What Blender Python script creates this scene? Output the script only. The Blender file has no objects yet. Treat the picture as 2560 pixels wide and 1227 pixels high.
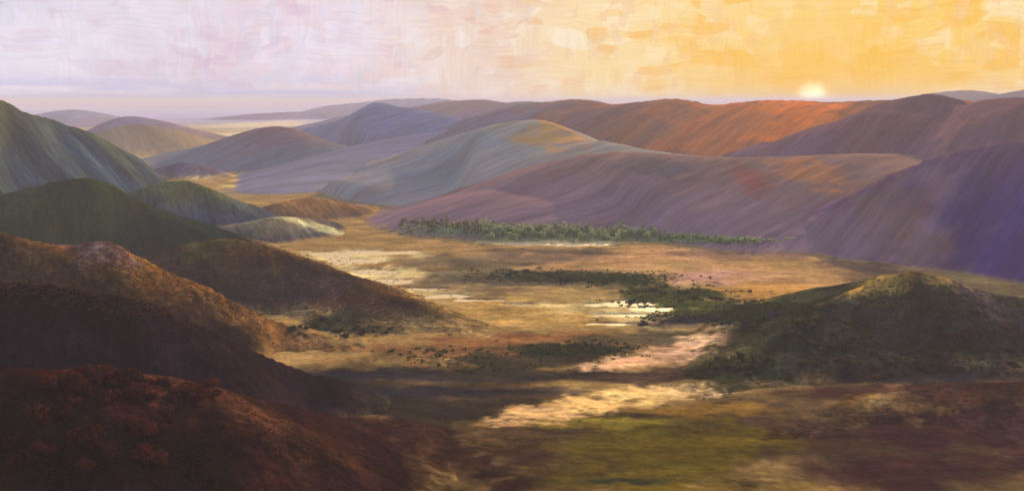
import bpy, math, random
import numpy as np

# ------------------------------------------------------------------ camera
SC = bpy.context.scene
R = math.radians
F, HZ, CX, CY, H = 2217.0, 251.0, 1280.0, 613.5, 250.0      # focal length in photo pixels, horizon row, centre, eye height
PITCH = math.atan((CY - HZ) / F)
cam_d = bpy.data.cameras.new('camera'); cam = bpy.data.objects.new('camera', cam_d)
SC.collection.objects.link(cam)
cam.location = (0, 0, H); cam.rotation_euler = (R(90) - PITCH, 0, 0)
cam_d.sensor_width = 36; cam_d.lens = 36 * F / 2560
cam_d.clip_start = 1; cam_d.clip_end = 250000
SC.camera = cam
SC.render.resolution_x, SC.render.resolution_y = 1024, 490

# ------------------------------------------------------------------ light, sky, exposure
SUN_AZ, SUN_EL = R(18.5), R(15)          # azimuth to the right of +Y
SC.view_settings.view_transform = 'Standard'; SC.view_settings.look = 'None'
SC.view_settings.exposure = 0.5; SC.view_settings.gamma = 1.0
sl = bpy.data.lights.new('sun', 'SUN'); so = bpy.data.objects.new('sun', sl)
SC.collection.objects.link(so)
sl.energy = 5.0; sl.angle = R(0.5); sl.color = (1.0, 0.73, 0.34)
so.rotation_euler = (R(90) - SUN_EL, 0, math.pi - SUN_AZ)

def lin(r, g, b):
    f = lambda c: (c / 255) / 12.92 if c <= 10 else ((c / 255 + 0.055) / 1.055) ** 2.4
    return (f(r), f(g), f(b))

class NT:
    """small helper round a node tree"""
    def __init__(s, nt): s.nt = nt; nt.nodes.clear()
    def n(s, t, ins=None, **kw):
        d = s.nt.nodes.new(t)
        for k, v in kw.items(): setattr(d, k, v)
        for k, v in (ins or {}).items():
            if hasattr(v, 'is_output'): s.nt.links.new(v, d.inputs[k])
            else:
                if isinstance(v, tuple) and len(v) == 3 and d.inputs[k].type == 'RGBA': v = (*v, 1)
                d.inputs[k].default_value = v
        return d
    def m(s, op, a, b=0.0, c=0.0):
        return s.n('ShaderNodeMath', {0: a, 1: b, 2: c}, operation=op).outputs[0]
    def vm(s, op, a, b=(0, 0, 0)):
        return s.n('ShaderNodeVectorMath', {0: a, 1: b}, operation=op)
    def ss(s, v, a, b, x=0.0, y=1.0):
        return s.n('ShaderNodeMapRange', {0: v, 1: a, 2: b, 3: x, 4: y}, interpolation_type='SMOOTHSTEP').outputs[0]
    def mix(s, f, a, b, mode='MIX'):
        d = s.nt.nodes.new('ShaderNodeMix'); d.data_type = 'RGBA'; d.blend_type = mode
        for k, v in ((0, f), (6, a), (7, b)):
            if hasattr(v, 'is_output'): s.nt.links.new(v, d.inputs[k])
            else: d.inputs[k].default_value = (*v, 1) if isinstance(v, tuple) and len(v) == 3 else v
        return d.outputs[2]
    def noise(s, vec, scale, detail=3, rough=0.5, dist=0.0):
        return s.n('ShaderNodeTexNoise', {'Vector': vec, 'Scale': scale, 'Detail': detail, 'Roughness': rough, 'Distortion': dist})

def build_world():
    w = bpy.data.worlds.new('World'); SC.world = w; w.use_nodes = True
    t = NT(w.node_tree)
    vec = t.n('ShaderNodeTexCoord').outputs['Generated']
    sx = t.n('ShaderNodeSeparateXYZ', {0: vec})
    x, y, z = sx.outputs
    az = t.m('ARCTAN2', x, y)                                  # 0 ahead, + to the right
    el = t.m('ARCSINE', z)
    co = t.n('ShaderNodeCombineXYZ', {0: az, 1: el, 2: 0.0}).outputs[0]
    # soft warp so that cloud edges are uneven
    wn = t.noise(co, 9.0, 4, 0.6)
    warp = t.vm('SCALE', t.vm('SUBTRACT', wn.outputs['Color'], (0.5, 0.5, 0.5)).outputs[0])
    warp.inputs['Scale'].default_value = 0.035
    cw = t.vm('ADD', co, warp.outputs[0]).outputs[0]
    # base colours across the sky
    azw = t.n('ShaderNodeSeparateXYZ', {0: cw}).outputs[0]
    r1 = t.n('ShaderNodeValToRGB', {0: t.n('ShaderNodeMapRange', {0: azw, 1: R(-36), 2: R(40)}).outputs[0]})
    cr = r1.color_ramp; cr.interpolation = 'EASE'
    stops = [(0.0, lin(204, 216, 234)), (0.16, lin(226, 214, 226)), (0.30, lin(232, 208, 216)), (0.44, lin(240, 214, 196)),
             (0.55, lin(251, 224, 172)), (0.68, lin(253, 219, 150)), (0.80, lin(253, 214, 128)), (0.92, lin(253, 224, 165)), (1.0, lin(247, 218, 178))]
    while len(cr.elements) < len(stops): cr.elements.new(0.5)
    for e, (p, c) in zip(cr.elements, stops): e.position = p; e.color = (*c, 1)
    col = r1.outputs[0]
    # brush-like cloud blocks: square-edged cells, some upright, some lying
    def cells(sx_, sy_, seed):
        v = t.vm('MULTIPLY', cw, (sx_, sy_, 1)).outputs[0]
        v = t.vm('ADD', v, (seed, seed * 2.3, 0)).outputs[0]
        d = t.n('ShaderNodeTexVoronoi', {'Vector': v, 'Scale': 1.0, 'Smoothness': 0.55, 'Randomness': 0.9}, feature='SMOOTH_F1', distance='CHEBYCHEV')
        return t.n('ShaderNodeSeparateColor', {0: d.outputs['Color']}).outputs
    c1 = cells(48, 62, 3.1); c2 = cells(36, 95, 7.7); c3 = cells(95, 60, 11.2)
    warmth = t.ss(az, R(-14), R(12))
    pale = t.mix(warmth, lin(238, 228, 240), lin(255, 238, 200))
    deep = t.mix(warmth, lin(214, 186, 206), lin(251, 186, 66))
    peach = t.mix(warmth, lin(216, 214, 226), lin(246, 204, 160))
    col = t.mix(t.m('MULTIPLY', t.ss(c1[0], 0.35, 0.9), 0.75), col, pale)
    col = t.mix(t.m('MULTIPLY', t.ss(c2[1], 0.45, 0.9), 0.6), col, deep)
    col = t.mix(t.m('MULTIPLY', t.ss(c3[2], 0.45, 0.95), 0.6), col, peach)
    big = t.noise(cw, 5.0, 4, 0.6).outputs['Fac']
    col = t.mix(t.m('MULTIPLY', t.ss(big, 0.47, 0.68), 0.65), col, pale)
    # deep golden block of cloud over the sun
    dx = t.m('SUBTRACT', azw, R(19.0)); 
    gl = t.m('ADD', t.m('POWER', t.m('DIVIDE', dx, 0.17), 2.0), t.m('POWER', t.m('DIVIDE', t.m('SUBTRACT', el, 0.02), 0.065), 2.0))
    nn = t.noise(t.vm('MULTIPLY', cw, (1.0, 2.2, 1)).outputs[0], 11.0, 5, 0.65).outputs['Fac']
    g1 = t.m('MULTIPLY', t.m('EXPONENT', t.m('MULTIPLY', gl, -1.0)), t.ss(nn, 0.3, 0.62, 0.35, 1.0))
    col = t.mix(t.m('MULTIPLY', g1, 0.85), col, lin(252, 196, 72))
    # fine stroke grain, upright and lying
    gv = t.noise(t.vm('MULTIPLY', cw, (260, 22, 1)).outputs[0], 1.0, 2).outputs['Fac']
    gh = t.noise(t.vm('MULTIPLY', cw, (14, 300, 1)).outputs[0], 1.0, 2).outputs['Fac']
    sel = t.ss(t.noise(co, 14.0, 2).outputs['Fac'], 0.47, 0.55)
    gr = t.m('ADD', t.m('MULTIPLY', gv, sel), t.m('MULTIPLY', gh, t.m('SUBTRACT', 1.0, sel)))
    col = t.mix(1.0, col, t.n('ShaderNodeCombineColor', {0: t.m('MULTIPLY_ADD', gr, 0.18, 0.91), 1: t.m('MULTIPLY_ADD', gr, 0.22, 0.89), 2: t.m('MULTIPLY_ADD', gr, 0.36, 0.83)}).outputs[0], 'MULTIPLY')
    # low bands of blue and mauve cloud at the left horizon
    bn = t.noise(t.vm('MULTIPLY', co, (5, 95, 1)).outputs[0], 1.0, 4, 0.6).outputs['Fac']
    low = t.m('MULTIPLY', t.m('SUBTRACT', 1.0, t.ss(el, 0.004, 0.035)), t.m('SUBTRACT', 1.0, t.ss(az, R(-14), R(2))))
    col = t.mix(t.m('MULTIPLY', low, t.ss(bn, 0.35, 0.6)), col, lin(196, 196, 226))
    # sun at the ridge line
    sd = (math.sin(R(18.5)) * math.cos(R(0.05)), math.cos(R(18.5)) * math.cos(R(0.05)), math.sin(R(0.05)))
    ang = t.m('ARCCOSINE', t.m('MINIMUM', t.vm('DOT_PRODUCT', vec, sd).outputs['Value'], 1.0))
    rag = t.m('MULTIPLY_ADD', t.noise(co, 120.0, 2).outputs['Fac'], 0.010, ang)
    core = t.m('SUBTRACT', 1.0, t.ss(rag, 0.007, 0.028))
    halo = t.m('EXPONENT', t.m('MULTIPLY', ang, -14.0))
    col = t.mix(t.m('MULTIPLY', halo, 0.75), col, lin(255, 196, 70))
    col = t.mix(core, col, (1.7, 1.45, 0.85))
    # physical sky everywhere away from the sunset side
    ns = t.n('ShaderNodeTexSky', sky_type='NISHITA', sun_disc=False, sun_elevation=SUN_EL, sun_rotation=SUN_AZ,
             air_density=1.2, dust_density=1.5, altitude=300)
    nis = t.mix(1.0, ns.outputs[0], (0.25, 0.20, 0.235), 'MULTIPLY')
    m_el = t.m('SUBTRACT', 1.0, t.ss(el, R(9), R(34)))
    m_az = t.ss(t.m('COSINE', az), -0.1, 0.75)
    msk = t.m('MULTIPLY', m_el, m_az)
    col = t.mix(1.0, col, (0.72, 0.72, 0.72), 'MULTIPLY')        # exposure is +0.5
    col = t.mix(msk, nis, col)
    bg = t.n('ShaderNodeBackground', {0: col, 1: 1.0})
    t.n('ShaderNodeOutputWorld', {0: bg.outputs[0]})
build_world()

# ------------------------------------------------------------------ maths helpers
def ray(px, py):
    u = (px - CX) / F; v = -(py - CY) / F
    return u, math.cos(PITCH) + v * math.sin(PITCH), -math.sin(PITCH) + v * math.cos(PITCH)
def P(px, py, Y):
    a, b, c = ray(px, py); k = Y / b
    return a * k, Y, H + c * k
def G(px, py):
    a, b, c = ray(px, py); k = -H / c
    return a * k, b * k

def _h(ix, iy, seed):
    n = (ix.astype(np.int64) * 374761393 + iy.astype(np.int64) * 668265263 + seed * 974711) & 0xffffffff
    n = ((n ^ (n >> 13)) * 1274126177) & 0xffffffff
    n = n ^ (n >> 16)
    return (n & 0xffffff) / float(0xffffff)
def vnoise(x, y, seed=0):
    xi = np.floor(x); yi = np.floor(y); fx = x - xi; fy = y - yi
    fx = fx * fx * fx * (fx * (fx * 6 - 15) + 10); fy = fy * fy * fy * (fy * (fy * 6 - 15) + 10)
    a = _h(xi, yi, seed); b = _h(xi + 1, yi, seed); c = _h(xi, yi + 1, seed); d = _h(xi + 1, yi + 1, seed)
    return (a * (1 - fx) + b * fx) * (1 - fy) + (c * (1 - fx) + d * fx) * fy
def fbm(x, y, scale, octv=4, seed=0, gain=0.5):
    x = np.asarray(x, float) / scale; y = np.asarray(y, float) / scale
    s = 0; a = 1; tot = 0
    for i in range(octv):
        s = s + a * vnoise(x, y, seed + i * 17); tot += a; a *= gain; x = x * 2.03 + 11.3; y = y * 2.03 + 5.7
    return s / tot * 2 - 1
def sstep(v, a, b):
    t = np.clip((v - a) / (b - a), 0, 1); return t * t * (3 - 2 * t)

COL = SC.collection
def tag(o, label=None, cat=None, group=None, kind=None):
    if label: o['label'] = label
    if cat: o['category'] = cat
    if group: o['group'] = group
    if kind: o['kind'] = kind
    return o

def mesh_obj(name, V, Fc, mat, cols=None, uv=None, smooth=True, parent=None):
    me = bpy.data.meshes.new(name)
    V = np.asarray(V, np.float32); Fc = np.asarray(Fc, np.int32); k = Fc.shape[1]
    me.vertices.add(len(V)); me.vertices.foreach_set('co', V.ravel())
    me.loops.add(Fc.size); me.loops.foreach_set('vertex_index', Fc.ravel())
    me.polygons.add(len(Fc)); me.polygons.foreach_set('loop_start', np.arange(0, Fc.size, k, dtype=np.int32))
    me.polygons.foreach_set('loop_total', np.full(len(Fc), k, np.int32))
    me.polygons.foreach_set('use_smooth', np.full(len(Fc), smooth))
    me.update(calc_edges=True)
    if cols is not None:
        a = me.attributes.new('tint', 'FLOAT_COLOR', 'POINT')
        a.data.foreach_set('color', np.concatenate([cols, np.ones((len(cols), 1))], 1).astype(np.float32).ravel())
    if uv is not None:
        a = me.attributes.new('flow', 'FLOAT2', 'POINT')
        a.data.foreach_set('vector', np.asarray(uv, np.float32).ravel())
    me.materials.append(mat)
    o = bpy.data.objects.new(name, me); COL.objects.link(o)
    if parent: o.parent = parent
    return o

# ------------------------------------------------------------------ materials
def terrain_mat(name, stretch, streak=(1 / 90, 1 / 700), amt=0.35, fine=6.0, bump=1.6, hue=0.5, warm=(1.25, 0.95, 0.72), cool=(0.78, 0.95, 1.25)):
    m = bpy.data.materials.new(name); m.use_nodes = True; t = NT(m.node_tree)
    base = t.n('ShaderNodeAttribute', attribute_name='tint').outputs['Color']
    fl = t.n('ShaderNodeAttribute', attribute_name='flow').outputs['Vector']
    pos = t.n('ShaderNodeNewGeometry').outputs['Position']
    v1 = t.vm('MULTIPLY', fl, (streak[0], streak[1], 1)).outputs[0]
    n1 = t.noise(v1, 1.0, 5, 0.62, 0.4)
    v2 = t.vm('MULTIPLY', fl, (streak[0] * 2.6, streak[1] * 4, 1)).outputs[0]
    n2 = t.noise(v2, 1.0, 3, 0.5, 0.8)
    n3 = t.noise(t.vm('MULTIPLY', fl, (1 / fine, 1 / (fine * stretch), 1)).outputs[0] if stretch > 1 else pos, 1.0 if stretch > 1 else 1 / fine, 4, 0.6, 0.6)
    f1 = t.ss(n1.outputs['Fac'], 0.32, 0.68); f2 = t.ss(n2.outputs['Fac'], 0.3, 0.7)
    k = t.m('MULTIPLY_ADD', f1, amt, 1 - amt * 0.5)
    k = t.m('MULTIPLY', k, t.m('MULTIPLY_ADD', f2, amt * 0.5, 1 - amt * 0.25))
    n4 = t.noise(t.vm('MULTIPLY', fl, (1 / (fine * 9), 1 / (fine * 9 * stretch), 1)).outputs[0], 1.0, 5, 0.6, 0.5)
    k = t.m('MULTIPLY', k, t.m('MULTIPLY_ADD', t.ss(n4.outputs['Fac'], 0.3, 0.7), amt, 1 - amt * 0.5))
    k = t.m('MULTIPLY', k, t.m('MULTIPLY_ADD', t.ss(n3.outputs['Fac'], 0.3, 0.7), amt * 1.1, 1 - amt * 0.55))
    c = t.mix(1.0, base, t.n('ShaderNodeCombineColor', {0: k, 1: k, 2: k}).outputs[0], 'MULTIPLY')
    hn = t.noise(t.vm('ADD', v2, (31, 7, 0)).outputs[0], 0.6, 4, 0.6).outputs['Fac']
    c = t.mix(t.m('MULTIPLY', t.ss(hn, 0.52, 0.75), hue), c, t.mix(1.0, c, warm, 'MULTIPLY'))
    c = t.mix(t.m('MULTIPLY', t.ss(hn, 0.48, 0.25), hue), c, t.mix(1.0, c, cool, 'MULTIPLY'))
    b = t.n('ShaderNodeBump', {'Height': t.m('ADD', n3.outputs['Fac'], t.m('MULTIPLY', n2.outputs['Fac'], 0.8)), 'Distance': bump, 'Strength': 1.0})
    p = t.n('ShaderNodeBsdfPrincipled', {'Base Color': c, 'Roughness': 0.95, 'Normal': b.outputs[0], 'Specular IOR Level': 0.0})
    t.n('ShaderNodeOutputMaterial', {0: p.outputs[0]})
    return m
M_FAR = terrain_mat('far_slope_cover', 5, (1 / 110, 1 / 1300), 0.26, 16, 1.0, 0.55)
M_MID = terrain_mat('wooded_slope_cover', 3, (1 / 50, 1 / 420), 0.55, 10, 1.6, 0.7)
M_NEAR = terrain_mat('scrub_slope_cover', 1, (1 / 38, 1 / 130), 0.85, 6, 1.8, 0.8)
M_FLOOR = terrain_mat('valley_meadow', 1, (1 / 90, 1 / 34), 0.46, 7, 0.8, 0.6)

def leaf_mat(name, c1, c2):
    m = bpy.data.materials.new(name); m.use_nodes = True; t = NT(m.node_tree)
    pos = t.n('ShaderNodeNewGeometry').outputs['Position']
    oi = t.n('ShaderNodeObjectInfo').outputs['Random']
    n = t.noise(pos, 0.35, 3, 0.6).outputs['Fac']
    c = t.mix(t.ss(t.m('ADD', t.m('MULTIPLY', n, 0.8), t.m('MULTIPLY', oi, 0.3)), 0.35, 0.75), c1, c2)
    d = t.n('ShaderNodeBsdfDiffuse', {0: c}); tr = t.n('ShaderNodeBsdfTranslucent', {0: c})
    mx = t.n('ShaderNodeMixShader', {0: 0.35, 1: d.outputs[0], 2: tr.outputs[0]})
    t.n('ShaderNodeOutputMaterial', {0: mx.outputs[0]})
    return m
def bark_mat():
    m = bpy.data.materials.new('bark'); m.use_nodes = True; t = NT(m.node_tree)
    n = t.noise(t.n('ShaderNodeTexCoord').outputs['Object'], 3.0, 3).outputs['Fac']
    p = t.n('ShaderNodeBsdfPrincipled', {'Base Color': t.mix(n, (0.05, 0.035, 0.025), (0.12, 0.09, 0.07)), 'Roughness': 0.9})
    t.n('ShaderNodeOutputMaterial', {0: p.outputs[0]}); return m
def water_mat():
    m = bpy.data.materials.new('river_water'); m.use_nodes = True; t = NT(m.node_tree)
    pos = t.n('ShaderNodeNewGeometry').outputs['Position']
    n = t.noise(t.vm('MULTIPLY', pos, (0.05, 0.16, 0)).outputs[0], 1.0, 4, 0.6).outputs['Fac']
    b = t.n('ShaderNodeBump', {'Height': n, 'Distance': 0.35, 'Strength': 0.6})
    p = t.n('ShaderNodeBsdfPrincipled', {'Base Color': (0.66, 0.48, 0.17), 'Roughness': 0.5, 'Normal': b.outputs[0], 'IOR': 1.33})  # cream base colour paints the evening glow into the water
    t.n('ShaderNodeOutputMaterial', {0: p.outputs[0]}); return m
BARK = bark_mat(); WATER = water_mat()

# ------------------------------------------------------------------ hills
HILLS = {}
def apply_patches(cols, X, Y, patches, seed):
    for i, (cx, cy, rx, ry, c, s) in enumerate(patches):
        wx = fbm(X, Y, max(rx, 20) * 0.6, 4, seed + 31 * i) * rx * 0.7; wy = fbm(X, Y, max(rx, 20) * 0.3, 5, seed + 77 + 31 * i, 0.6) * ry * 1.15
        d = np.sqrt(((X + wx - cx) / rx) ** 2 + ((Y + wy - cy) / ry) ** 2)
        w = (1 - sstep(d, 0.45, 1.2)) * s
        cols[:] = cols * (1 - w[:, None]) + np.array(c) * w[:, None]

def hill(name, label, crest, wf, wb, cell, top, low, mat, skew=0.0, gully=0.12, glen=300, rough=0.03, canopy=0.0, patches=(), seed=1, sharp=0.55, ends=1.0, cat='hill', taper=0.5, iso=False, foot=16):
    pts = np.array([P(px, py, Y) for px, py, Y in crest])
    # smooth (Catmull-Rom) samples along the crest
    Q = []
    ext = np.vstack([2 * pts[0] - pts[1], pts, 2 * pts[-1] - pts[-2]])
    for i in range(1, len(ext) - 2):
        p0, p1, p2, p3 = ext[i - 1:i + 3]
        n = max(3, int(np.linalg.norm(p2 - p1) / (cell * 3)))
        for k in range(n):
            t = k / n
            Q.append(0.5 * ((2 * p1) + (-p0 + p2) * t + (2 * p0 - 5 * p1 + 4 * p2 - p3) * t * t + (-p0 + 3 * p1 - 3 * p2 + p3) * t ** 3))
    Q.append(pts[-1]); Q = np.array(Q); Q[:, 2] = np.maximum(Q[:, 2], 1.0)
    T = np.gradient(Q[:, :2], axis=0); T /= np.linalg.norm(T, axis=1)[:, None] + 1e-9
    S = np.concatenate([[0], np.cumsum(np.linalg.norm(np.diff(Q[:, :2], axis=0), axis=1))])
    x0, x1 = Q[:, 0].min() - max(wf, wb) * ends, Q[:, 0].max() + max(wf, wb) * ends
    y0, y1 = Q[:, 1].min() - wf, Q[:, 1].max() + wb
    xs = np.arange(x0, x1 + cell, cell); ys = np.arange(y0, y1 + cell, cell)
    XX, YY = np.meshgrid(xs, ys); X = XX.ravel(); Y = YY.ravel()
    zc = np.empty(len(X)); sc = np.empty(len(X)); dm = np.empty(len(X)); sd = np.empty(len(X))
    for a in range(0, len(X), 20000):
        b = slice(a, a + 20000)
        dx = X[b, None] - Q[None, :, 0]; dy = Y[b, None] - Q[None, :, 1]
        d2 = dx * dx + dy * dy; mn = d2.min(1)
        sg = (0.30 * np.sqrt(mn) + cell) ** 2
        W = np.exp(-(d2 - mn[:, None]) / sg[:, None]); W /= W.sum(1)[:, None]
        zc[b] = (W * Q[None, :, 2]).sum(1); sc[b] = (W * S[None, :]).sum(1); dm[b] = np.sqrt(mn)
        nrm = (dx * T[None, :, 1] - dy * T[None, :, 0]) / (np.sqrt(d2) + 1e-6)      # +1 in front (towards -Y)
        sd[b] = (W * nrm).sum(1)
    f = (np.clip(sd, -1, 1) + 1) / 2
    w = wb * (1 - f) + wf * f
    w = w * (1 + 0.18 * fbm(X, Y, w.mean() * 0.8, 3, seed + 5))
    w = w * np.clip(zc / Q[:, 2].max(), 0.04, 1) ** taper
    t = dm / w; e = 0.04
    t = np.sqrt(t * t + e * e) - e
    tc = np.clip(t, 0, 1)
    g = sharp * (1 - tc) ** 1.35 + (1 - sharp) * 0.5 * (1 + np.cos(np.pi * tc))
    s2 = X - skew * Y
    bell = np.clip(4 * tc * (1 - tc), 0, 1)
    gn = fbm(s2, Y * 0.07, glen, 4, seed + 9, 0.55)
    gn = 1 - 2 * np.abs(gn) ** 0.8
    if iso: gn = fbm(X, Y, glen, 5, seed + 9, 0.55) * 1.6
    h = zc * g + 0.33 * gully * zc * gn * bell
    h += zc * rough * 0.6 * fbm(X, Y, 220, 4, seed + 3) * (0.25 + bell)
    if canopy: h += 0.6 * canopy * (fbm(s2, Y * (1.0 if iso else 0.3), max(9, cell * 2.2), 2, seed + 4)) * (tc < 0.97)
    h -= 4 * sstep(t, 0.5, 1.0)
    h = np.where(t > 1.0, -4.0, h)
    # colour: foot to crest, mottled
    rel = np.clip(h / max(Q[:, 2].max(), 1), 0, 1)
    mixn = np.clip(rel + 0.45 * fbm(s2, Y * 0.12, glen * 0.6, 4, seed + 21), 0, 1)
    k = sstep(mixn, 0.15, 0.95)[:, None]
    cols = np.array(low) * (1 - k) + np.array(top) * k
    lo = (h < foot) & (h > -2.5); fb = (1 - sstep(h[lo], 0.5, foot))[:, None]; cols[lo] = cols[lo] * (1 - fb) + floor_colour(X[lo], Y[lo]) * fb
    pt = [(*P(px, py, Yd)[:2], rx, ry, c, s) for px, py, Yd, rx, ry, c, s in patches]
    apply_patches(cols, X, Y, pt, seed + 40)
    nx, ny = len(xs), len(ys)
    idx = np.arange(nx * ny).reshape(ny, nx)
    q = np.stack([idx[:-1, :-1], idx[:-1, 1:], idx[1:, 1:], idx[1:, :-1]], -1).reshape(-1, 4)
    keep = (h[q] > -1.5).any(1); q = q[keep]
    used = np.unique(q); remap = np.full(nx * ny, -1); remap[used] = np.arange(len(used))
    V = np.stack([X, Y, h], 1)[used]
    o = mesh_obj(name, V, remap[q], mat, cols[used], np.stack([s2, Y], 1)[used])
    tag(o, label, cat, kind='structure')
    HILLS[label] = (xs, ys, h.reshape(ny, nx))
    return o

def hz(key, x, y):
    xs, ys, h = HILLS[key]
    fi = (x - xs[0]) / (xs[1] - xs[0]); fj = (y - ys[0]) / (ys[1] - ys[0])
    i = np.clip(fi.astype(int), 0, len(xs) - 2); j = np.clip(fj.astype(int), 0, len(ys) - 2)
    ok = (fi >= 0) & (fi < len(xs) - 1) & (fj >= 0) & (fj < len(ys) - 1)
    fx = fi - i; fy = fj - j
    v = (h[j, i] * (1 - fx) + h[j, i + 1] * fx) * (1 - fy) + (h[j + 1, i] * (1 - fx) + h[j + 1, i + 1] * fx) * fy
    return np.where(ok, v, -9.0)
def ground_z(x, y):
    x = np.atleast_1d(np.asarray(x, float)); y = np.atleast_1d(np.asarray(y, float)); z = np.zeros(len(x))
    for k in HILLS: z = np.maximum(z, hz(k, x, y))
    return z
def hits(px, py):
    """where the lines of sight through photo pixels first meet the terrain"""
    px = np.asarray(px, float); py = np.asarray(py, float)
    v = -(py - CY) / F; a = (px - CX) / F; b = math.cos(PITCH) + v * math.sin(PITCH); c = -math.sin(PITCH) + v * math.cos(PITCH)
    d = np.full(len(px), 200.0); live = np.ones(len(px), bool)
    for it in range(900):
        if not live.any(): break
        dd = d[live]; gz_ = ground_z(a[live] / b[live] * dd, dd)
        hit_ = H + c[live] / b[live] * dd <= gz_
        ii = np.where(live)[0]; live[ii[hit_]] = False
        d[ii[~hit_]] += np.maximum(2.0, dd[~hit_] * 0.005)
        live &= d < 6000
    return np.stack([a / b * d, d], 1)

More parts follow.
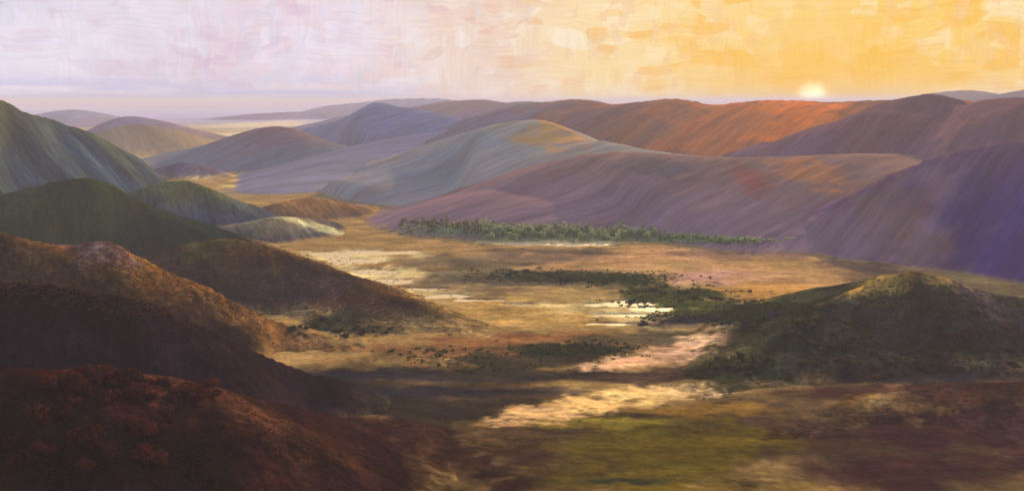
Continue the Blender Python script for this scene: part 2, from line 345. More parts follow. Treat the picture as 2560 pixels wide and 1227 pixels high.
# ------------------------------------------------------------------ ground cover of the valley floor
def gpatch(px, py, rx, ry, c, s=1.0):
    x, y = G(px, py); y0 = G(px, py + ry)[1]; y1 = G(px, py - ry)[1]
    return (x, (y0 + y1) / 2, rx * y / F, (y1 - y0) / 2, c, s)
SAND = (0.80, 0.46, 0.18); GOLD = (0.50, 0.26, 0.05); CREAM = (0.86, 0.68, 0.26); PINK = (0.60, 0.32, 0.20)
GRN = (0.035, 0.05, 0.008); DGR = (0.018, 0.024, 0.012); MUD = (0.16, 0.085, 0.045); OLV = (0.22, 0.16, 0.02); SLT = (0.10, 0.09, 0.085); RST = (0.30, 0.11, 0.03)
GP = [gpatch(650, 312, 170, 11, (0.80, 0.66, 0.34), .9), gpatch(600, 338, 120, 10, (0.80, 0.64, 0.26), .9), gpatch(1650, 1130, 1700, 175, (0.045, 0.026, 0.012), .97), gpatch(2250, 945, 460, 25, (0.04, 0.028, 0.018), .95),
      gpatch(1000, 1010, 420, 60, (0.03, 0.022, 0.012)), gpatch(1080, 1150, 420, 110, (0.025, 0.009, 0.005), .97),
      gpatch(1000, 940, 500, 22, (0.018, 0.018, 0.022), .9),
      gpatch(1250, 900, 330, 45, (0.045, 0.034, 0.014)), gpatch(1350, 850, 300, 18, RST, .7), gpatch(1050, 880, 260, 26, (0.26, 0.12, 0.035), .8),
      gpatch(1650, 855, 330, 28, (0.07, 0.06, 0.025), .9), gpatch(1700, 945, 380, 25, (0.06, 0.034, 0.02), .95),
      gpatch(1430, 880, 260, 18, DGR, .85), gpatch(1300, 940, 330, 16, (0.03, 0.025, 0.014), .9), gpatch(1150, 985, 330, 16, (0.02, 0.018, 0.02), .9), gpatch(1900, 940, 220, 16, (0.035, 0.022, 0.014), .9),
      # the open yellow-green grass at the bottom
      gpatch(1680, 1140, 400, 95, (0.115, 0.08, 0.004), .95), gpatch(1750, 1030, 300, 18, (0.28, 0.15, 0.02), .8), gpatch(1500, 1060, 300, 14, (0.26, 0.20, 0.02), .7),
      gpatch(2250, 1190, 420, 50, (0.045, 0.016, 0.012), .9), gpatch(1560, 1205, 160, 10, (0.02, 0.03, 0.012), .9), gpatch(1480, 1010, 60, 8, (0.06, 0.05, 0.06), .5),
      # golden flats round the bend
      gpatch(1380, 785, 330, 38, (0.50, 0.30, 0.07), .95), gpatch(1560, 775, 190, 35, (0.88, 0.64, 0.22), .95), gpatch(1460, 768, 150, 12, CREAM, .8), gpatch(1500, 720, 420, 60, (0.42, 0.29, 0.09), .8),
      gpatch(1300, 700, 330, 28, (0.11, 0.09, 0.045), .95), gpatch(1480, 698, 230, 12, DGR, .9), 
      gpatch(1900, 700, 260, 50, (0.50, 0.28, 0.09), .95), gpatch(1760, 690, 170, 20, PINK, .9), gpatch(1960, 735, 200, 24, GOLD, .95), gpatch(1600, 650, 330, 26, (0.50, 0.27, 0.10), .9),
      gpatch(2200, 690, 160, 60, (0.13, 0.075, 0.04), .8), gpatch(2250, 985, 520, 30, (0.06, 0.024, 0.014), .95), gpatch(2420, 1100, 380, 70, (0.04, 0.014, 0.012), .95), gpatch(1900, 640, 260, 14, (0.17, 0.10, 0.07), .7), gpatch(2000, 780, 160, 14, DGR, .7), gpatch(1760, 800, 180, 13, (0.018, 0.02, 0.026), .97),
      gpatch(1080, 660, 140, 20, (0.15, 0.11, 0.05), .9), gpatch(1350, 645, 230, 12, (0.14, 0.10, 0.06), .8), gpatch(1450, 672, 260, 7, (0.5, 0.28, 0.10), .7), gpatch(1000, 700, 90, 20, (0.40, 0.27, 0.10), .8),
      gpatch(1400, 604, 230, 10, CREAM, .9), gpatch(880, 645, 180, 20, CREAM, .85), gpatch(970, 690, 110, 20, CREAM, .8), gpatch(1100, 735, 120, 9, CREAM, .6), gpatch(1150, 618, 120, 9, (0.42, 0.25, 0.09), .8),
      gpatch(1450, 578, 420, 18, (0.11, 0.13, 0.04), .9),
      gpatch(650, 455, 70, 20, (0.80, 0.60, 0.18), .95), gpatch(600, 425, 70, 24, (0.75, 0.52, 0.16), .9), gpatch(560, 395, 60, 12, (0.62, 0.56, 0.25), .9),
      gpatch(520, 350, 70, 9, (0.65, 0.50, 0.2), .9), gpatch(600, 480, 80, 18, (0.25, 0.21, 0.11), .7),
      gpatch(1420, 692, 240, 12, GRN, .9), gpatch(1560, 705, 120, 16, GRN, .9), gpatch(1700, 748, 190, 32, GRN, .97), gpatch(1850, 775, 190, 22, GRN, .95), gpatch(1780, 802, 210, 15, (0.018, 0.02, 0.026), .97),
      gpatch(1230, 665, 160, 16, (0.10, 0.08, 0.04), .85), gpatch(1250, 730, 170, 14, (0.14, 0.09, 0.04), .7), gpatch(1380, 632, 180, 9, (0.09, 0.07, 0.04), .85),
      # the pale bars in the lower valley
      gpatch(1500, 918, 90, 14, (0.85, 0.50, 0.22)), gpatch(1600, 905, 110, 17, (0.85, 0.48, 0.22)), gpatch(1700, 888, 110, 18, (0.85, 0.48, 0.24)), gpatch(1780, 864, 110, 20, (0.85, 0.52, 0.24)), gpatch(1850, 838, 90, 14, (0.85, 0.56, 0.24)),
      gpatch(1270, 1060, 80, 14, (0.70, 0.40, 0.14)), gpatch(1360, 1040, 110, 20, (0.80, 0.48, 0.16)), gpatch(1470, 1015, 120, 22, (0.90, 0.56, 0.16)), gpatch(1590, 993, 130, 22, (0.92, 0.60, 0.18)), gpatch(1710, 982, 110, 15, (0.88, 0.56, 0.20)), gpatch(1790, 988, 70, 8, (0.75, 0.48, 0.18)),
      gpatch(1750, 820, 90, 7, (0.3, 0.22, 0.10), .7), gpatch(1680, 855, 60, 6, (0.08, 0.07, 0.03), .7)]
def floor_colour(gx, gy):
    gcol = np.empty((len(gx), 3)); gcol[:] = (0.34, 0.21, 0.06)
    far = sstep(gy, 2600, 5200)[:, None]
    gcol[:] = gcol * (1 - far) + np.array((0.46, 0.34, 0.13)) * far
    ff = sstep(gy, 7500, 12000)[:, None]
    gcol[:] = gcol * (1 - ff) + np.array((0.46, 0.46, 0.66)) * ff  # distant mist painted as mauve-blue on the far plain
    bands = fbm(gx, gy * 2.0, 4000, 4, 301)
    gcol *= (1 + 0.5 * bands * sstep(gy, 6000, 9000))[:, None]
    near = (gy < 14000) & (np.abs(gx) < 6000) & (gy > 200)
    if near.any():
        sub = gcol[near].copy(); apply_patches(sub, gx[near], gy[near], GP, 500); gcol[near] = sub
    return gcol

# the far country
OR = (0.36, 0.13, 0.035); BR = (0.19, 0.115, 0.085); PU = (0.17, 0.13, 0.19); BL = (0.16, 0.18, 0.25)  # blue and mauve tones put distance haze into the far hills' colour
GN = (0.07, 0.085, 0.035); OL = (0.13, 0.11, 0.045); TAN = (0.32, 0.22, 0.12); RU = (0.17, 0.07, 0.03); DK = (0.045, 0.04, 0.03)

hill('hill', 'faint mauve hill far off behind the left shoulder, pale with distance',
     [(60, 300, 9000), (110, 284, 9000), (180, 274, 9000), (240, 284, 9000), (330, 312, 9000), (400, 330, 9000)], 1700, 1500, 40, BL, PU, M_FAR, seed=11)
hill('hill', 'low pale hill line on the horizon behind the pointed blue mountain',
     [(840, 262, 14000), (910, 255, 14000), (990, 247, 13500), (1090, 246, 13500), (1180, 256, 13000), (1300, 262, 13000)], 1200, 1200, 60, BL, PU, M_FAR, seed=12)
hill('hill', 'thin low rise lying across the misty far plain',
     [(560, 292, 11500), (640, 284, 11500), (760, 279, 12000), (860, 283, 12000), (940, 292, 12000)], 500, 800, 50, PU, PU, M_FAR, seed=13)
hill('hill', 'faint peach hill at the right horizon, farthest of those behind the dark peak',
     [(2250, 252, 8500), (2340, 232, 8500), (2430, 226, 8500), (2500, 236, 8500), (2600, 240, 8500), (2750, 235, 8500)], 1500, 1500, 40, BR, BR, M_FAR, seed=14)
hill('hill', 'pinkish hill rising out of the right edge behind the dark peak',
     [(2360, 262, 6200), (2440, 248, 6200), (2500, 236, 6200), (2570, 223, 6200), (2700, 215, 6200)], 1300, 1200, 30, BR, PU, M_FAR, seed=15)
hill('hill', 'brown ridge dipping behind the pointed blue mountain, left end of the long ridge',
     [(1020, 268, 7200), (1090, 258, 7200), (1150, 251, 7000), (1210, 250, 6800), (1270, 258, 6600), (1320, 253, 6400), (1400, 262, 6200)], 1500, 1200, 28, BR, PU, M_FAR, skew=0.6, seed=16, canopy=4)

# the long orange ridge under the sun
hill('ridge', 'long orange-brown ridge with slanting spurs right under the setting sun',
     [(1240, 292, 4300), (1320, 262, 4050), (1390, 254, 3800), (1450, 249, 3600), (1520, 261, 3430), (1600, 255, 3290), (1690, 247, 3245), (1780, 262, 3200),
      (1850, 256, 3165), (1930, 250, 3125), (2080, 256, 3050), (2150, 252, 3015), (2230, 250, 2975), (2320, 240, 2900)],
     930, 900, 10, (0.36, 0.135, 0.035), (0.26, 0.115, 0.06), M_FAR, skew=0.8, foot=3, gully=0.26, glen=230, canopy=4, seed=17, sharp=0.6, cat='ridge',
     patches=[(1100, 340, 3350, 330, 450, (0.22, 0.18, 0.18), .97), (1230, 310, 3900, 420, 700, (0.20, 0.155, 0.155), .95), (2010, 300, 2800, 230, 520, (0.95, 0.22, 0.006), 0.98), (1800, 310, 2850, 240, 380, (0.60, 0.17, 0.025), 0.85), (1480, 300, 3150, 220, 300, (0.18, 0.11, 0.08), .7),  # vivid orange patches paint the sun's glow onto the slope
              (2210, 300, 2700, 60, 300, (0.60, 0.20, 0.04), .6)])
hill('ridge', 'dark peaked ridge to the right of the sun with a purple far shoulder',
     [(2215, 275, 2500), (2250, 256, 2550), (2290, 240, 2600), (2325, 235, 2600), (2370, 244, 2600), (2440, 268, 2600), (2490, 256, 2500), (2530, 244, 2400), (2600, 248, 2300), (2720, 240, 2200), (2900, 230, 2200)],
     850, 700, 9, (0.16, 0.075, 0.06), (0.20, 0.105, 0.11), M_FAR, skew=0.8, foot=3, gully=0.22, glen=300, canopy=3.5, seed=18, cat='ridge')

# blue mountain and the spur in front
hill('mountain', 'pointed blue-grey mountain in the middle distance with one slope running down left',
     [(640, 400, 3600), (700, 362, 3900), (760, 325, 4200), (850, 300, 4300), (905, 272, 4300), (938, 256, 4300), (1000, 267, 4200), (1100, 284, 4000), (1220, 318, 3700), (1320, 345, 3500)],
     1100, 700, 13, (0.17, 0.18, 0.235), (0.20, 0.19, 0.21), M_FAR, skew=0.9, gully=0.36, glen=420, canopy=3, seed=19, sharp=0.92, cat='mountain')  # bluish base colour carries painted distance haze
hill('ridge', 'long grey-mauve slope between the pointed blue mountain and the blue-green spur',
     [(700, 462, 2500), (770, 432, 2750), (830, 400, 3000), (900, 372, 3250), (1000, 345, 3500), (1100, 328, 3650), (1200, 318, 3700), (1320, 320, 3650)],
     620, 600, 9, (0.19, 0.19, 0.24), (0.20, 0.20, 0.23), M_FAR, skew=0.9, foot=5, gully=0.2, glen=330, canopy=2.5, seed=50, sharp=0.55, cat='ridge')
hill('ridge', 'broad blue-green spur with an orange top, running down left to the valley',
     [(700, 500, 2320), (800, 470, 2470), (900, 430, 2440), (1000, 392, 2540), (1120, 345, 2640), (1220, 315, 2640), (1300, 302, 2590), (1350, 301, 2540), (1400, 318, 2490), (1440, 345, 2440), (1500, 352, 2390), (1600, 372, 2290), (1720, 388, 2240)],
     900, 600, 8, (0.32, 0.28, 0.19), (0.31, 0.27, 0.21), M_FAR, skew=1.0, foot=5, gully=0.15, glen=300, canopy=2.5, seed=20, sharp=0.6, cat='ridge',
     patches=[(1390, 330, 2420, 110, 130, (0.55, 0.27, 0.04), .85), (1100, 430, 2350, 260, 160, (0.24, 0.29, 0.25), .5)])
hill('ridge', 'wide mauve-brown slope below the orange ridge, its foot at the green tree line',
     [(1250, 478, 1890), (1330, 430, 1990), (1440, 392, 2090), (1560, 380, 2090), (1700, 387, 2040), (1800, 392, 2000), (1850, 393, 1980), (1980, 391, 1960), (2080, 387, 1980), (2200, 384, 2080), (2350, 388, 2250), (2500, 396, 2350)],
     560, 450, 7, (0.28, 0.16, 0.10), (0.27, 0.165, 0.15), M_FAR, skew=1.0, foot=6, gully=0.13, glen=260, canopy=2.5, seed=21, sharp=0.6, cat='ridge',
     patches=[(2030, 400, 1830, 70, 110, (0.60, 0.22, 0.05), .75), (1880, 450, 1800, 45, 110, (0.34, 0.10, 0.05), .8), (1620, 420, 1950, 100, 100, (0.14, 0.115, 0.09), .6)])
hill('ridge', 'deep purple mountainside filling the right edge above the dark hill',
     [(1960, 600, 1560), (2060, 530, 1560), (2180, 465, 1570), (2290, 412, 1570), (2390, 378, 1560), (2490, 357, 1540), (2580, 350, 1520), (2750, 330, 1480), (3000, 300, 1450)],
     480, 450, 6, (0.17, 0.09, 0.10), (0.09, 0.04, 0.115), M_FAR, skew=1.1, gully=0.14, glen=200, canopy=2, seed=22, sharp=0.6, cat='ridge',
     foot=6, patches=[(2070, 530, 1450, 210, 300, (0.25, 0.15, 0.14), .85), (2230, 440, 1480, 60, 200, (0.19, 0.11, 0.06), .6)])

# left side, far to near
hill('hill', 'rounded purple-topped hill beyond the golden slope, left of the far valley',
     [(170, 352, 5400), (220, 332, 5400), (270, 304, 5400), (320, 291, 5400), (365, 296, 5400), (420, 318, 5350), (480, 343, 5300), (530, 353, 5200)],
     800, 900, 15, PU, (0.18, 0.13, 0.12), M_FAR, seed=23, canopy=4)
hill('hill', 'golden slope facing the far valley below the rounded purple-topped hill',
     [(160, 400, 4300), (230, 360, 4400), (290, 335, 4400), (345, 311, 4350), (400, 335, 4250), (450, 368, 4150), (505, 398, 3950), (540, 412, 3850)],
     900, 700, 12, (0.20, 0.15, 0.07), (0.30, 0.21, 0.09), M_FAR, skew=-0.6, gully=0.18, seed=24)
hill('hill', 'rounded grey-green hill to the right of the far golden valley',
     [(545, 358, 3750), (585, 347, 3650), (640, 324, 3550), (690, 316, 3500), (740, 325, 3450), (800, 346, 3450), (870, 368, 3450), (960, 390, 3350)],
     520, 500, 8, (0.20, 0.12, 0.11), (0.17, 0.18, 0.17), M_FAR, skew=0.7, gully=0.22, seed=25, canopy=3)
hill('hill', 'tall olive and blue hill at the left edge, highest on that side',
     [(-700, 170, 1900), (-400, 190, 1950), (-200, 210, 2000), (-60, 235, 2050), (0, 250, 2100), (60, 282, 2100), (130, 300, 2150), (180, 318, 2150), (215, 334, 2200), (290, 370, 2250), (340, 400, 2300), (400, 442, 2330), (460, 478, 2350)],
     620, 420, 7, (0.075, 0.085, 0.022), (0.045, 0.068, 0.07), M_MID, skew=-1.1, gully=0.26, glen=260, canopy=3.5, seed=26, sharp=0.8)
hill('hill', 'small dark purple hill beside the narrow golden valley',
     [(380, 430, 2900), (425, 413, 2950), (470, 405, 2950), (515, 420, 2950), (560, 440, 2900), (630, 463, 2850), (690, 482, 2800)],
     300, 260, 6, (0.085, 0.065, 0.095), (0.14, 0.11, 0.12), M_MID, sharp=0.85, seed=27, canopy=2)
hill('hill', 'rounded blue-grey hill with an olive right flank, below the small purple hill',
     [(290, 500, 1760), (330, 480, 1810), (390, 460, 1810), (455, 451, 1810), (505, 465, 1810), (560, 500, 1790), (610, 530, 1760), (660, 550, 1710)],
     270, 240, 4.5, (0.09, 0.10, 0.025), (0.045, 0.058, 0.075), M_MID, skew=-0.5, gully=0.15, sharp=0.85, seed=28, canopy=2)
hill('hill', 'bare brown hill with a long tail running right towards the green tree line',
     [(630, 525, 2000), (700, 506, 2000), (775, 494, 1980), (840, 512, 1950), (920, 543, 1900), (1000, 565, 1850), (1100, 588, 1780), (1190, 604, 1700)],
     320, 180, 5, (0.26, 0.125, 0.03), (0.12, 0.07, 0.035), M_MID, skew=-0.5, gully=0.12, foot=6, sharp=0.9, seed=29)
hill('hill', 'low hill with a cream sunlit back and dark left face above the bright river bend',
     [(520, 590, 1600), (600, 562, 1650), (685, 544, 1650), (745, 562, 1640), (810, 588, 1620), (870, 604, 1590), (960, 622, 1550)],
     200, 300, 4, (0.20, 0.17, 0.08), (0.06, 0.05, 0.055), M_MID, gully=0.05, foot=6, skew=-0.5, seed=30, patches=[(800, 580, 1665, 90, 32, (0.50, 0.46, 0.2), .95), (705, 548, 1672, 36, 26, (0.45, 0.42, 0.2), .9)])  # cream patches paint sunlight on the back, over a darker low colour
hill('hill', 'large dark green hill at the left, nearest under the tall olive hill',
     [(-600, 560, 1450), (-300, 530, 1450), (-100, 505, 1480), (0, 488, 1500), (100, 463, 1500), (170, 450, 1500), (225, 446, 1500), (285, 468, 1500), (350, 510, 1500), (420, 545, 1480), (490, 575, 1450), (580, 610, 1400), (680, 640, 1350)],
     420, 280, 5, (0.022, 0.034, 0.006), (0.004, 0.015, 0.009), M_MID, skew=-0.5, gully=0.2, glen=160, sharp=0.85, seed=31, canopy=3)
hill('hill', 'brown wooded hill sloping right down to the river, with an orange-lit crest',
     [(380, 640, 1250), (470, 608, 1230), (560, 597, 1200), (630, 608, 1180), (720, 632, 1160), (810, 662, 1140), (900, 700, 1110), (1000, 745, 1020), (1100, 784, 985), (1190, 812, 955), (1270, 832, 945)],
     250, 150, 4, (0.085, 0.044, 0.010), (0.045, 0.026, 0.014), M_NEAR, iso=True, skew=-0.5, gully=0.25, glen=120, sharp=0.95, seed=32, canopy=2.5,
     patches=[(545, 610, 1190, 50, 60, (0.075, 0.065, 0.008), .85), (720, 636, 1160, 90, 22, (0.17, 0.065, 0.008), .85), (950, 725, 1060, 60, 20, (0.12, 0.055, 0.008), .8), (720, 720, 1060, 70, 50, (0.075, 0.042, 0.035), .7), (830, 830, 950, 90, 50, (0.035, 0.05, 0.015), .8)])  # orange rim patches paint low sunlight along the crest
hill('hill', 'big brown foreground hill at the left with a mauve shoulder tinted as lit',
     [(-700, 540, 800), (-300, 555, 800), (-60, 570, 800), (20, 585, 800), (90, 604, 810), (160, 612, 830), (230, 607, 840), (280, 605, 850), (340, 640, 860), (400, 668, 870), (450, 692, 880), (500, 708, 890), (570, 745, 900), (650, 785, 910), (720, 815, 920), (800, 838, 900), (900, 853, 895), (1020, 868, 885), (1150, 884, 870)],
     300, 150, 3, (0.13, 0.06, 0.010), (0.016, 0.010, 0.008), M_NEAR, iso=True, skew=-0.4, gully=0.28, glen=90, sharp=0.9, seed=33, canopy=1.6,
     patches=[(255, 640, 830, 38, 26, (0.15, 0.085, 0.065), .9), (600, 770, 890, 60, 14, (0.20, 0.085, 0.01), .8), (400, 675, 865, 40, 10, (0.20, 0.09, 0.012), .8), (880, 880, 870, 110, 32, (0.22, 0.11, 0.03), .85), (60, 640, 770, 70, 50, (0.07, 0.045, 0.02), .7), (640, 820, 880, 60, 45, (0.15, 0.075, 0.02), .7)])  # shoulder, crest and apron patches paint warm sunlight into the ground colour
hill('hill', 'dark purple-brown slope falling right below the mauve shoulder',
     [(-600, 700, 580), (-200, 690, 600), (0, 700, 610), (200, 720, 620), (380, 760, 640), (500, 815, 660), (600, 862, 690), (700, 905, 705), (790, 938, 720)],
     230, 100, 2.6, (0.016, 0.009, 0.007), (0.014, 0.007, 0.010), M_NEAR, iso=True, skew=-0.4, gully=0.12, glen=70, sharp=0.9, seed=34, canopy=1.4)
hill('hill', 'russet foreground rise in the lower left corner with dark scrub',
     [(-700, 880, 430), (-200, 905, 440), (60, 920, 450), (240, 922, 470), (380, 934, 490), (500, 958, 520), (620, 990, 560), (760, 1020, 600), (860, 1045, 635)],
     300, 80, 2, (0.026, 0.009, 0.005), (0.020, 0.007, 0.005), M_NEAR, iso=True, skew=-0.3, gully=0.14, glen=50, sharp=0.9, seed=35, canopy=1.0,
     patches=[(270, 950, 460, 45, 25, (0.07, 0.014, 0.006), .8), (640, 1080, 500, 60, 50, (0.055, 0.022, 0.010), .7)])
hill('hill', 'scrub-covered hill at the right with a golden rim on its rounded top',
     [(1760, 950, 760), (1860, 905, 800), (1930, 850, 840), (2000, 800, 880), (2090, 755, 930), (2180, 712, 950), (2240, 688, 960), (2295, 679, 960), (2360, 692, 960), (2440, 722, 960), (2520, 740, 950), (2600, 746, 940), (2800, 740, 920), (3100, 720, 900)],
     250, 240, 3, (0.06, 0.055, 0.012), (0.03, 0.034, 0.012), M_NEAR, iso=True, skew=0.4, gully=0.14, glen=90, seed=36, canopy=2.0, sharp=0.85,
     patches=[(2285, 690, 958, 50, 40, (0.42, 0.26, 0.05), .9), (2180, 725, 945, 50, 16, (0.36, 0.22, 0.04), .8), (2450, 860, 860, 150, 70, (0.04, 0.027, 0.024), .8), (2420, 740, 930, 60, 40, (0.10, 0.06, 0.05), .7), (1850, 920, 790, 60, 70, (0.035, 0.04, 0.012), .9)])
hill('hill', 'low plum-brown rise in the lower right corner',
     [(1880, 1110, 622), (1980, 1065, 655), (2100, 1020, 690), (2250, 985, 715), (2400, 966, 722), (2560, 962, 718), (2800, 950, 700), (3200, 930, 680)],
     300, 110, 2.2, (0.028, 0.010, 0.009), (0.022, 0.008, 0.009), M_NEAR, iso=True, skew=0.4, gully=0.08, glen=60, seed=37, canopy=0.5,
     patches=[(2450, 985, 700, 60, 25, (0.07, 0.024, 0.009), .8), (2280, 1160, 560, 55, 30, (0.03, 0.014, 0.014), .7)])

# ------------------------------------------------------------------ valley floor and river
def grow(v, step, f, lim):
    out = []
    while abs(v) < lim: v += step; out.append(v); step *= f
    return out
XS = np.arange(-1000, 1300, 4.0)
XS = np.array(sorted(grow(-1000, -5, 1.10, 90000)) + list(XS) + grow(1296, 5, 1.10, 90000))
YS = [220.0]
while YS[-1] < 90000:
    y = YS[-1]; YS.append(y + min(max(1.6, 2.4 * y * y / (H * F)), y * 0.06))
YS = np.array(sorted(grow(220, -40, 1.3, 90000)) + YS)
GX, GY = np.meshgrid(XS, YS); gx = GX.ravel(); gy = GY.ravel()

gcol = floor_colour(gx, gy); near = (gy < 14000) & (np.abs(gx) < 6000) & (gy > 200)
WP = [gpatch(800, 640, 90, 12, None), gpatch(880, 655, 80, 9, None), gpatch(960, 632, 110, 7, None), gpatch(930, 682, 60, 8, None), gpatch(985, 704, 60, 7, None), gpatch(1060, 724, 70, 6, None), gpatch(1110, 742, 70, 5, None),
      gpatch(1200, 752, 90, 4, None), gpatch(1290, 762, 60, 3, None),
      gpatch(1300, 603, 150, 7, None), gpatch(1420, 609, 130, 6, None), gpatch(1500, 600, 100, 4, None), gpatch(1350, 612, 120, 3, None),
      gpatch(1500, 764, 60, 5, None), gpatch(1570, 762, 80, 9, None), gpatch(1630, 774, 60, 8, None), gpatch(1590, 790, 110, 5, None), gpatch(1530, 812, 80, 4, None)]
wm = np.zeros(len(gx)); nx_, ny_ = gx[near], gy[near]; acc = np.zeros(near.sum())
for i, (cx, cy, rx, ry, _, _) in enumerate(WP):
    wxn = fbm(nx_, ny_ * 2, rx * 0.7, 5, 900 + i, 0.65) * rx * 0.55; wyn = fbm(nx_ * 0.5, ny_, rx * 0.4, 5, 950 + i, 0.65) * ry * 1.0
    d = np.sqrt(((nx_ + wxn - cx) / rx) ** 2 + ((ny_ + wyn - cy) / ry) ** 2)
    acc = np.maximum(acc, 1.3 - d)
wm[near] = acc
relief = 1.2 * fbm(gx * 0.35, gy, 40, 5, 700) + 0.6 * fbm(gx, gy, 9, 3, 720) + 1.6
relief *= 1 - sstep(gy, 3000, 6000) * 0.8
gz = relief * (1 - sstep(wm, 0.15, 0.5)) - 1.2 * sstep(wm, 0.3, 0.7)
gz = np.where(gy < 220, 0.0, gz)
nx, ny = len(XS), len(YS); idx = np.arange(nx * ny).reshape(ny, nx)
q = np.stack([idx[:-1, :-1], idx[:-1, 1:], idx[1:, 1:], idx[1:, :-1]], -1).reshape(-1, 4)
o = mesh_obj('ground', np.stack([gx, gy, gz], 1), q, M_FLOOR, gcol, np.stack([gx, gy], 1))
tag(o, 'broad valley floor of golden flats, green patches and pale bars, reaching the horizon', 'valley floor', kind='structure')
wq = q[(wm[q] > 0.12).any(1)]; used = np.unique(wq); rm = np.full(nx * ny, -1); rm[used] = np.arange(len(used))
o = mesh_obj('river', np.stack([gx, gy, np.full(len(gx), 0.12)], 1)[used], rm[wq], WATER)
tag(o, 'shallow river shining cream in the evening light as it winds across the valley', 'river', kind='structure')
HILLS['floor'] = (np.array([-1e5, 1e5]), np.array([-1e5, 1e5]), np.zeros((2, 2)))

# ------------------------------------------------------------------ trees and scrub
rng = np.random.default_rng(5)
def leaf_cloud(blobs, n, size, rg):
    """leaf-sized quads spread through overlapping lumps: centre, radii"""
    V = []; Fq = []
    bl = np.array(blobs); wts = (bl[:, 3] * bl[:, 4] * bl[:, 5]) ** 0.67; wts = wts / wts.sum()
    pick = rg.choice(len(bl), n, p=wts)
    d = rg.normal(size=(n, 3)); d /= np.linalg.norm(d, axis=1)[:, None]
    r = rg.uniform(0.55, 1.08, n)[:, None]
    c = bl[pick, :3] + d * bl[pick, 3:6] * r
    a = np.cross(d + rg.normal(size=(n, 3)) * 0.6, rg.normal(size=(n, 3))); a /= np.linalg.norm(a, axis=1)[:, None] + 1e-9
    b = np.cross(d, a); b /= np.linalg.norm(b, axis=1)[:, None] + 1e-9
    s = size * rg.uniform(0.6, 1.4, n)[:, None]
    q = np.stack([c - a * s - b * s * .5, c + a * s * .2 - b * s, c + a * s + b * s * .5, c - a * s * .2 + b * s], 1)
    q[..., 2] = np.maximum(q[..., 2], 0.02)
    return q.reshape(-1, 3), np.arange(n * 4).reshape(-1, 4)

def tube(p, q, r0, r1, k=6):
    p = np.array(p, float); q = np.array(q, float); d = q - p; d /= np.linalg.norm(d)
    u = np.cross(d, (0.3, 0.9, 0.1)); u /= np.linalg.norm(u); v = np.cross(d, u)
    a = np.arange(k) * 2 * np.pi / k; ring = np.cos(a)[:, None] * u + np.sin(a)[:, None] * v
    return np.vstack([p + ring * r0, q + ring * r1]), np.array([[i, (i + 1) % k, k + (i + 1) % k, k + i] for i in range(k)])
def join(parts):
    V = []; Fc = []; o = 0
    for v, f in parts: V.append(v); Fc.append(f + o); o += len(v)
    return np.vstack(V), np.vstack(Fc)

def make_tree(height, seed, leaf, n=520):
    rg = np.random.default_rng(seed)
    e = bpy.data.objects.new('tree', None); COL.objects.link(e)
    parts = [tube((0, 0, -1), (0, 0, height * .35), height * .028, height * .02), tube((0, 0, height * .35), (height * .03, 0, height * .7), height * .02, height * .008)]
    blobs = []
    for k in range(8):
        a = rg.uniform(0, 6.28); rr = rg.uniform(.08, .30) * height; z = rg.uniform(.30, .80) * height
        rr *= 1 - abs(z / height - .5)
        c = (math.cos(a) * rr, math.sin(a) * rr, z); s = rg.uniform(.13, .22) * height
        parts.append(tube((0, 0, z * .55), c, height * .010, height * .004, 5)); blobs.append((*c, s, s, s * rg.uniform(.7, 1)))
    blobs.append((0, 0, height * .62, height * .2, height * .2, height * .3))
    v, f = join(parts); mesh_obj('trunk', v, f, BARK, parent=e)
    v, f = leaf_cloud(blobs, n, height * .038, rg); mesh_obj('crown', v, f, leaf, smooth=False, parent=e)
    return e
def make_bush(size, seed, leaf, n=380):
    rg = np.random.default_rng(seed); blobs = []
    for k in range(7):
        a = rg.uniform(0, 6.28); rr = rg.uniform(.1, .65) * size; s = rg.uniform(.3, .5) * size
        blobs.append((math.cos(a) * rr, math.sin(a) * rr, s * rg.uniform(.5, 1.1), s, s, s * .8))
    e = bpy.data.objects.new('shrub', None); COL.objects.link(e)
    v, f = leaf_cloud(blobs, n, size * .085, rg); mesh_obj('foliage', v, f, leaf, smooth=False, parent=e)
    st = [tube((0, 0, -.4), (b[0] * .8, b[1] * .8, b[2]), size * .035, size * .015, 5) for b in blobs]
    v, f = join(st); mesh_obj('stem', v, f, BARK, parent=e)
    return e
def dup(root):
    r = root.copy(); COL.objects.link(r)
    for ch in root.children:
        c = ch.copy(); COL.objects.link(c); c.parent = r
    return r
def scatter(protos, places, label, cat, group, smin=.7, smax=1.3):
    used = set()
    for (x, y) in places:
        i = rng.integers(len(protos)); p = protos[i]
        o = p if i not in used else dup(p); used.add(i)
        s = rng.uniform(smin, smax); o.location = (x, y, float(ground_z(x, y)[0]) - 0.2); o.rotation_euler = (0, 0, rng.uniform(0, 6.28)); o.scale = (s * rng.uniform(.9, 1.2), s * rng.uniform(.9, 1.2), s)
        tag(o, label, cat, group)
    for i, p in enumerate(protos):
        if i not in used:
            for ch in list(p.children): bpy.data.objects.remove(ch)
            bpy.data.objects.remove(p)

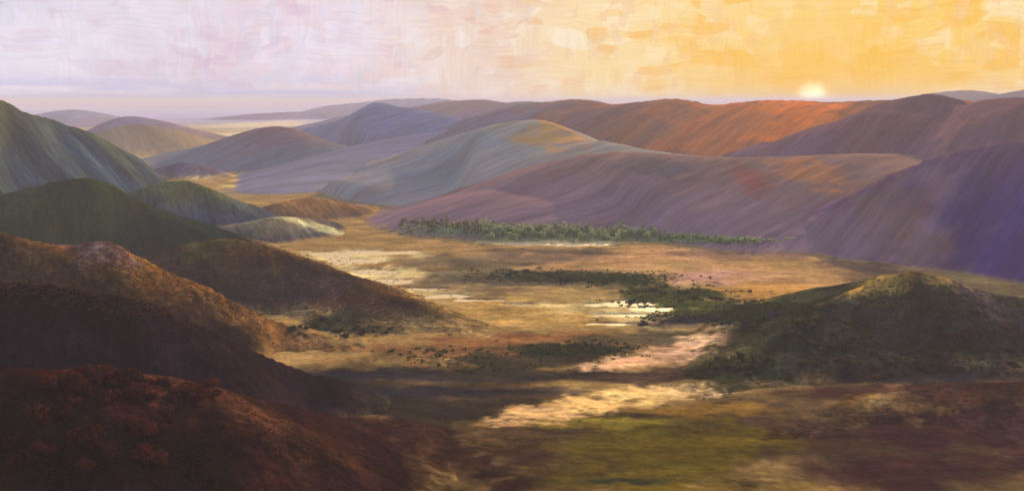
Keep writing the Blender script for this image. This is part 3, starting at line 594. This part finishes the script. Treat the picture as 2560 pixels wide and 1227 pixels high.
L_PALE = leaf_mat('sage_leaves', (0.24, 0.30, 0.10), (0.46, 0.50, 0.24))
L_BAND = leaf_mat('band_leaves', (0.03, 0.04, 0.01), (0.07, 0.085, 0.018))
L_AMBER = leaf_mat('amber_leaves', (0.06, 0.032, 0.010), (0.14, 0.065, 0.014))
L_DIM = leaf_mat('dim_leaves', (0.022, 0.013, 0.007), (0.05, 0.024, 0.010))
L_HAZY = leaf_mat('hazy_leaves', (0.17, 0.15, 0.06), (0.30, 0.26, 0.12))
L_GREEN = leaf_mat('bright_leaves', (0.12, 0.20, 0.03), (0.24, 0.34, 0.06))
L_DARK = leaf_mat('dark_leaves', (0.022, 0.03, 0.012), (0.06, 0.065, 0.022))
L_RUST = leaf_mat('russet_leaves', (0.03, 0.011, 0.006), (0.10, 0.024, 0.010))
L_OLIVE = leaf_mat('olive_leaves', (0.05, 0.045, 0.014), (0.13, 0.11, 0.035))
L_BROWN = leaf_mat('brown_leaves', (0.045, 0.028, 0.012), (0.10, 0.056, 0.02))
L_SLATE = leaf_mat('slate_leaves', (0.03, 0.035, 0.035), (0.07, 0.075, 0.065))

def along(line, n, jit_px, jit_y):
    """n places strewn beside a line of photo pixels on the ground"""
    L = np.array(line, float); seg = np.r_[0, np.cumsum(np.abs(np.diff(L[:, 0])))]
    out = []
    for k in range(n):
        u = rng.uniform(0, seg[-1]); px = np.interp(u, seg, L[:, 0]) + rng.normal() * jit_px; py = np.interp(u, seg, L[:, 1]) + rng.normal() * jit_y
        out.append((px, py))
    return hits(*np.array(out).T)
def blob(px, py, rx, ry, n):
    out = []
    for k in range(n):
        a = rng.uniform(0, 6.28); r = math.sqrt(rng.uniform()); out.append((px + math.cos(a) * r * rx, py + math.sin(a) * r * ry))
    return hits(*np.array(out).T)

trees = [make_tree(14, s, L_HAZY, 300) for s in (1, 2, 3)]
scatter(trees, along([(1000, 560), (1100, 570), (1230, 580)], 75, 10, 9),
        'brownish olive tree in the belt beside the tail of the bare brown hill', 'tree', 'olive trees in the left part of the belt', .6, 1.1)
trees = [make_tree(17, s, L_PALE, 420) for s in (4, 5, 6, 7)]
scatter(trees, along([(1200, 585), (1400, 588), (1640, 595)], 170, 8, 8),
        'round sage-green tree in the dense middle of the belt behind the bright far river bend', 'tree', 'sage trees in the middle of the belt', .6, 1.15)
trees = [make_tree(11, s, L_GREEN, 300) for s in (8, 9)]
scatter(trees, along([(1640, 598), (1750, 603), (1880, 610)], 50, 8, 3),
        'low bright green tree at the thinning right end of the belt under the mauve slope', 'tree', 'bright green trees at the right end of the belt', .5, 1.1)
bb = [make_bush(6, s, L_DARK) for s in (11, 12, 13)]
scatter(bb, along([(1260, 690), (1400, 700), (1560, 705), (1640, 730), (1760, 755), (1900, 770)], 60, 14, 7),
        'dark green shrub in the band curving across the middle of the valley', 'shrub', 'dark shrubs curving across the middle valley', .5, 1.2)
bs = [make_bush(5, s, L_SLATE) for s in (14, 15)]
scatter(bs, along([(1600, 815), (1700, 805), (1850, 800), (1980, 790)], 28, 10, 5),
        'slate-blue shrub in the row behind the upper pale bar', 'shrub', 'slate shrubs behind the upper pale bar', .5, 1.2)
bs = [make_bush(3.2, s, L_SLATE) for s in (16, 17)]
scatter(bs, along([(1390, 1075), (1500, 1062), (1640, 1030), (1720, 1012), (1850, 1010)], 22, 16, 6),
        'low slate shrub along the near edge of the lower pale bar', 'shrub', 'low slate shrubs along the lower pale bar', .5, 1.1)
br = [make_bush(8, s, L_RUST, 700) for s in (18, 19, 20)]
scatter(br, blob(300, 975, 260, 40, 44),
        'russet shrub along the top of the dark foreground rise at lower left', 'shrub', 'russet shrubs along the top of the lower left rise', .5, 1.2)
br = [make_bush(8, s, L_RUST, 700) for s in (40, 41)]
scatter(br, blob(200, 1110, 260, 90, 26),
        'dark red shrub low on the foreground rise, near the bottom left corner', 'shrub', 'dark red shrubs near the bottom left corner', .5, 1.2)
bd = [make_bush(6, s, L_BROWN) for s in (21, 22)]
scatter(bd, blob(2420, 860, 160, 90, 40),
        'dark brown shrub on the face of the right-hand hill near the right edge', 'shrub', 'brown shrubs near the right edge', .5, 1.2)
bd = [make_bush(6, s, L_BROWN) for s in (43, 44)]
scatter(bd, blob(2200, 900, 160, 60, 20),
        'dark brown shrub at the foot of the right-hand hill below its peak', 'shrub', 'brown shrubs at the foot of the right-hand hill', .5, 1.2)
bo = [make_bush(6, s, L_OLIVE) for s in (24, 25)]
scatter(bo, np.vstack([blob(2050, 860, 150, 60, 30), blob(1850, 915, 90, 30, 30), along([(1900, 890), (2000, 810), (2100, 765), (2180, 735)], 6, 10, 4)]),
        'olive green shrub on the left flank of the right-hand hill', 'shrub', 'olive shrubs on the right-hand hill', .5, 1.2)
bg_ = [make_bush(6, s, L_DARK) for s in (27, 28)]
scatter(bg_, blob(850, 825, 130, 25, 26),
        'dark green shrub at the foot of the brown wooded hill', 'shrub', 'green shrubs at the foot of the wooded hill', .5, 1.2)
be = [make_bush(5, s, L_OLIVE) for s in (30, 31)]
scatter(be, along([(1150, 940), (1250, 900), (1400, 880), (1530, 870)], 24, 20, 10),
        'olive shrub on the dark ground between the flats and the pale bar', 'shrub', 'olive shrubs between the flats and the pale bar', .5, 1.2)

def scrub(label, spots, n, size, leaf, name='scrub'):
    """uncountable low growth as one object"""
    Vs = []; Fs = []; off = 0
    proto = [leaf_cloud([(rng.normal() * .4, rng.normal() * .4, .35, .6, .6, .5) for _ in range(3)], 26, .26, rng) for _ in range(6)]
    sp = np.array(spots, float)[rng.integers(len(spots), size=n)]
    h_ = hits(sp[:, 0] + rng.normal(size=n) * sp[:, 2] * .55, sp[:, 1] + rng.normal(size=n) * sp[:, 3] * .55)
    zz = ground_z(h_[:, 0], h_[:, 1])
    for (x, y), z in zip(h_, zz):
        v, f = proto[rng.integers(6)]; s = size * rng.uniform(.4, 1.3); th = rng.uniform(0, 6.28)
        ca, sa = math.cos(th) * s, math.sin(th) * s
        Vs.append(np.stack([v[:, 0] * ca - v[:, 1] * sa + x, v[:, 0] * sa + v[:, 1] * ca + y, v[:, 2] * s * .8 + z - .2 * s], 1))
        Fs.append(f + off); off += len(v)
    o = mesh_obj(name, np.vstack(Vs), np.vstack(Fs), leaf, smooth=False)
    tag(o, label, 'scrub', kind='stuff')
scrub('low brown scrub covering the wooded hill above the river', [(700, 700, 230, 60), (900, 760, 180, 50), (600, 640, 120, 35)], 4000, 1.6, L_AMBER)
scrub('dark scrub covering the big foreground hill and slope at the left', [(300, 700, 330, 60), (500, 770, 200, 40), (150, 700, 200, 50)], 3000, 1.3, L_AMBER)
scrub('russet scrub in the lower left foreground', [(250, 1030, 330, 110), (600, 1100, 320, 100), (150, 1150, 250, 90)], 4000, 1.0, L_DIM)
scrub('olive scrub over the right-hand hill', [(2150, 850, 240, 70), (2400, 880, 200, 80), (2330, 760, 120, 40)], 4000, 1.8, L_OLIVE)

scrub('pale sage thicket filling the belt between the trees under the mauve slope', [(1150, 575, 120, 14), (1300, 585, 130, 12), (1450, 590, 150, 12), (1600, 594, 120, 9), (1780, 602, 120, 5)], 3000, 5, L_PALE)
scrub('green undergrowth along the dark bands that curve across the valley', [(1330, 690, 150, 12), (1560, 700, 130, 14), (1700, 745, 150, 22), (1780, 795, 150, 12), (1900, 770, 120, 14), (1250, 900, 250, 30), (1450, 880, 120, 18)], 4200, 4.2, L_BAND)

# ------------------------------------------------------------------ haze
def haze():
    m = bpy.data.materials.new('haze_air'); m.use_nodes = True; t = NT(m.node_tree)
    v = t.n('ShaderNodeVolumePrincipled', {'Color': (0.82, 0.79, 0.93), 'Density': HAZE_D, 'Anisotropy': 0.0})
    t.n('ShaderNodeOutputMaterial', {'Volume': v.outputs[0]})
    a = 91000; z0, z1 = -6.0, 330.0
    V = [(-a, -a, z0), (a, -a, z0), (a, a, z0), (-a, a, z0), (-a, -a, z1), (a, -a, z1), (a, a, z1), (-a, a, z1)]
    o = mesh_obj('haze', V, [(0, 3, 2, 1), (4, 5, 6, 7), (0, 1, 5, 4), (1, 2, 6, 5), (2, 3, 7, 6), (3, 0, 4, 7)], m, smooth=False)
    tag(o, 'thin evening haze filling the whole valley', 'haze', kind='stuff')
HAZE_D = 5.6e-5
haze()
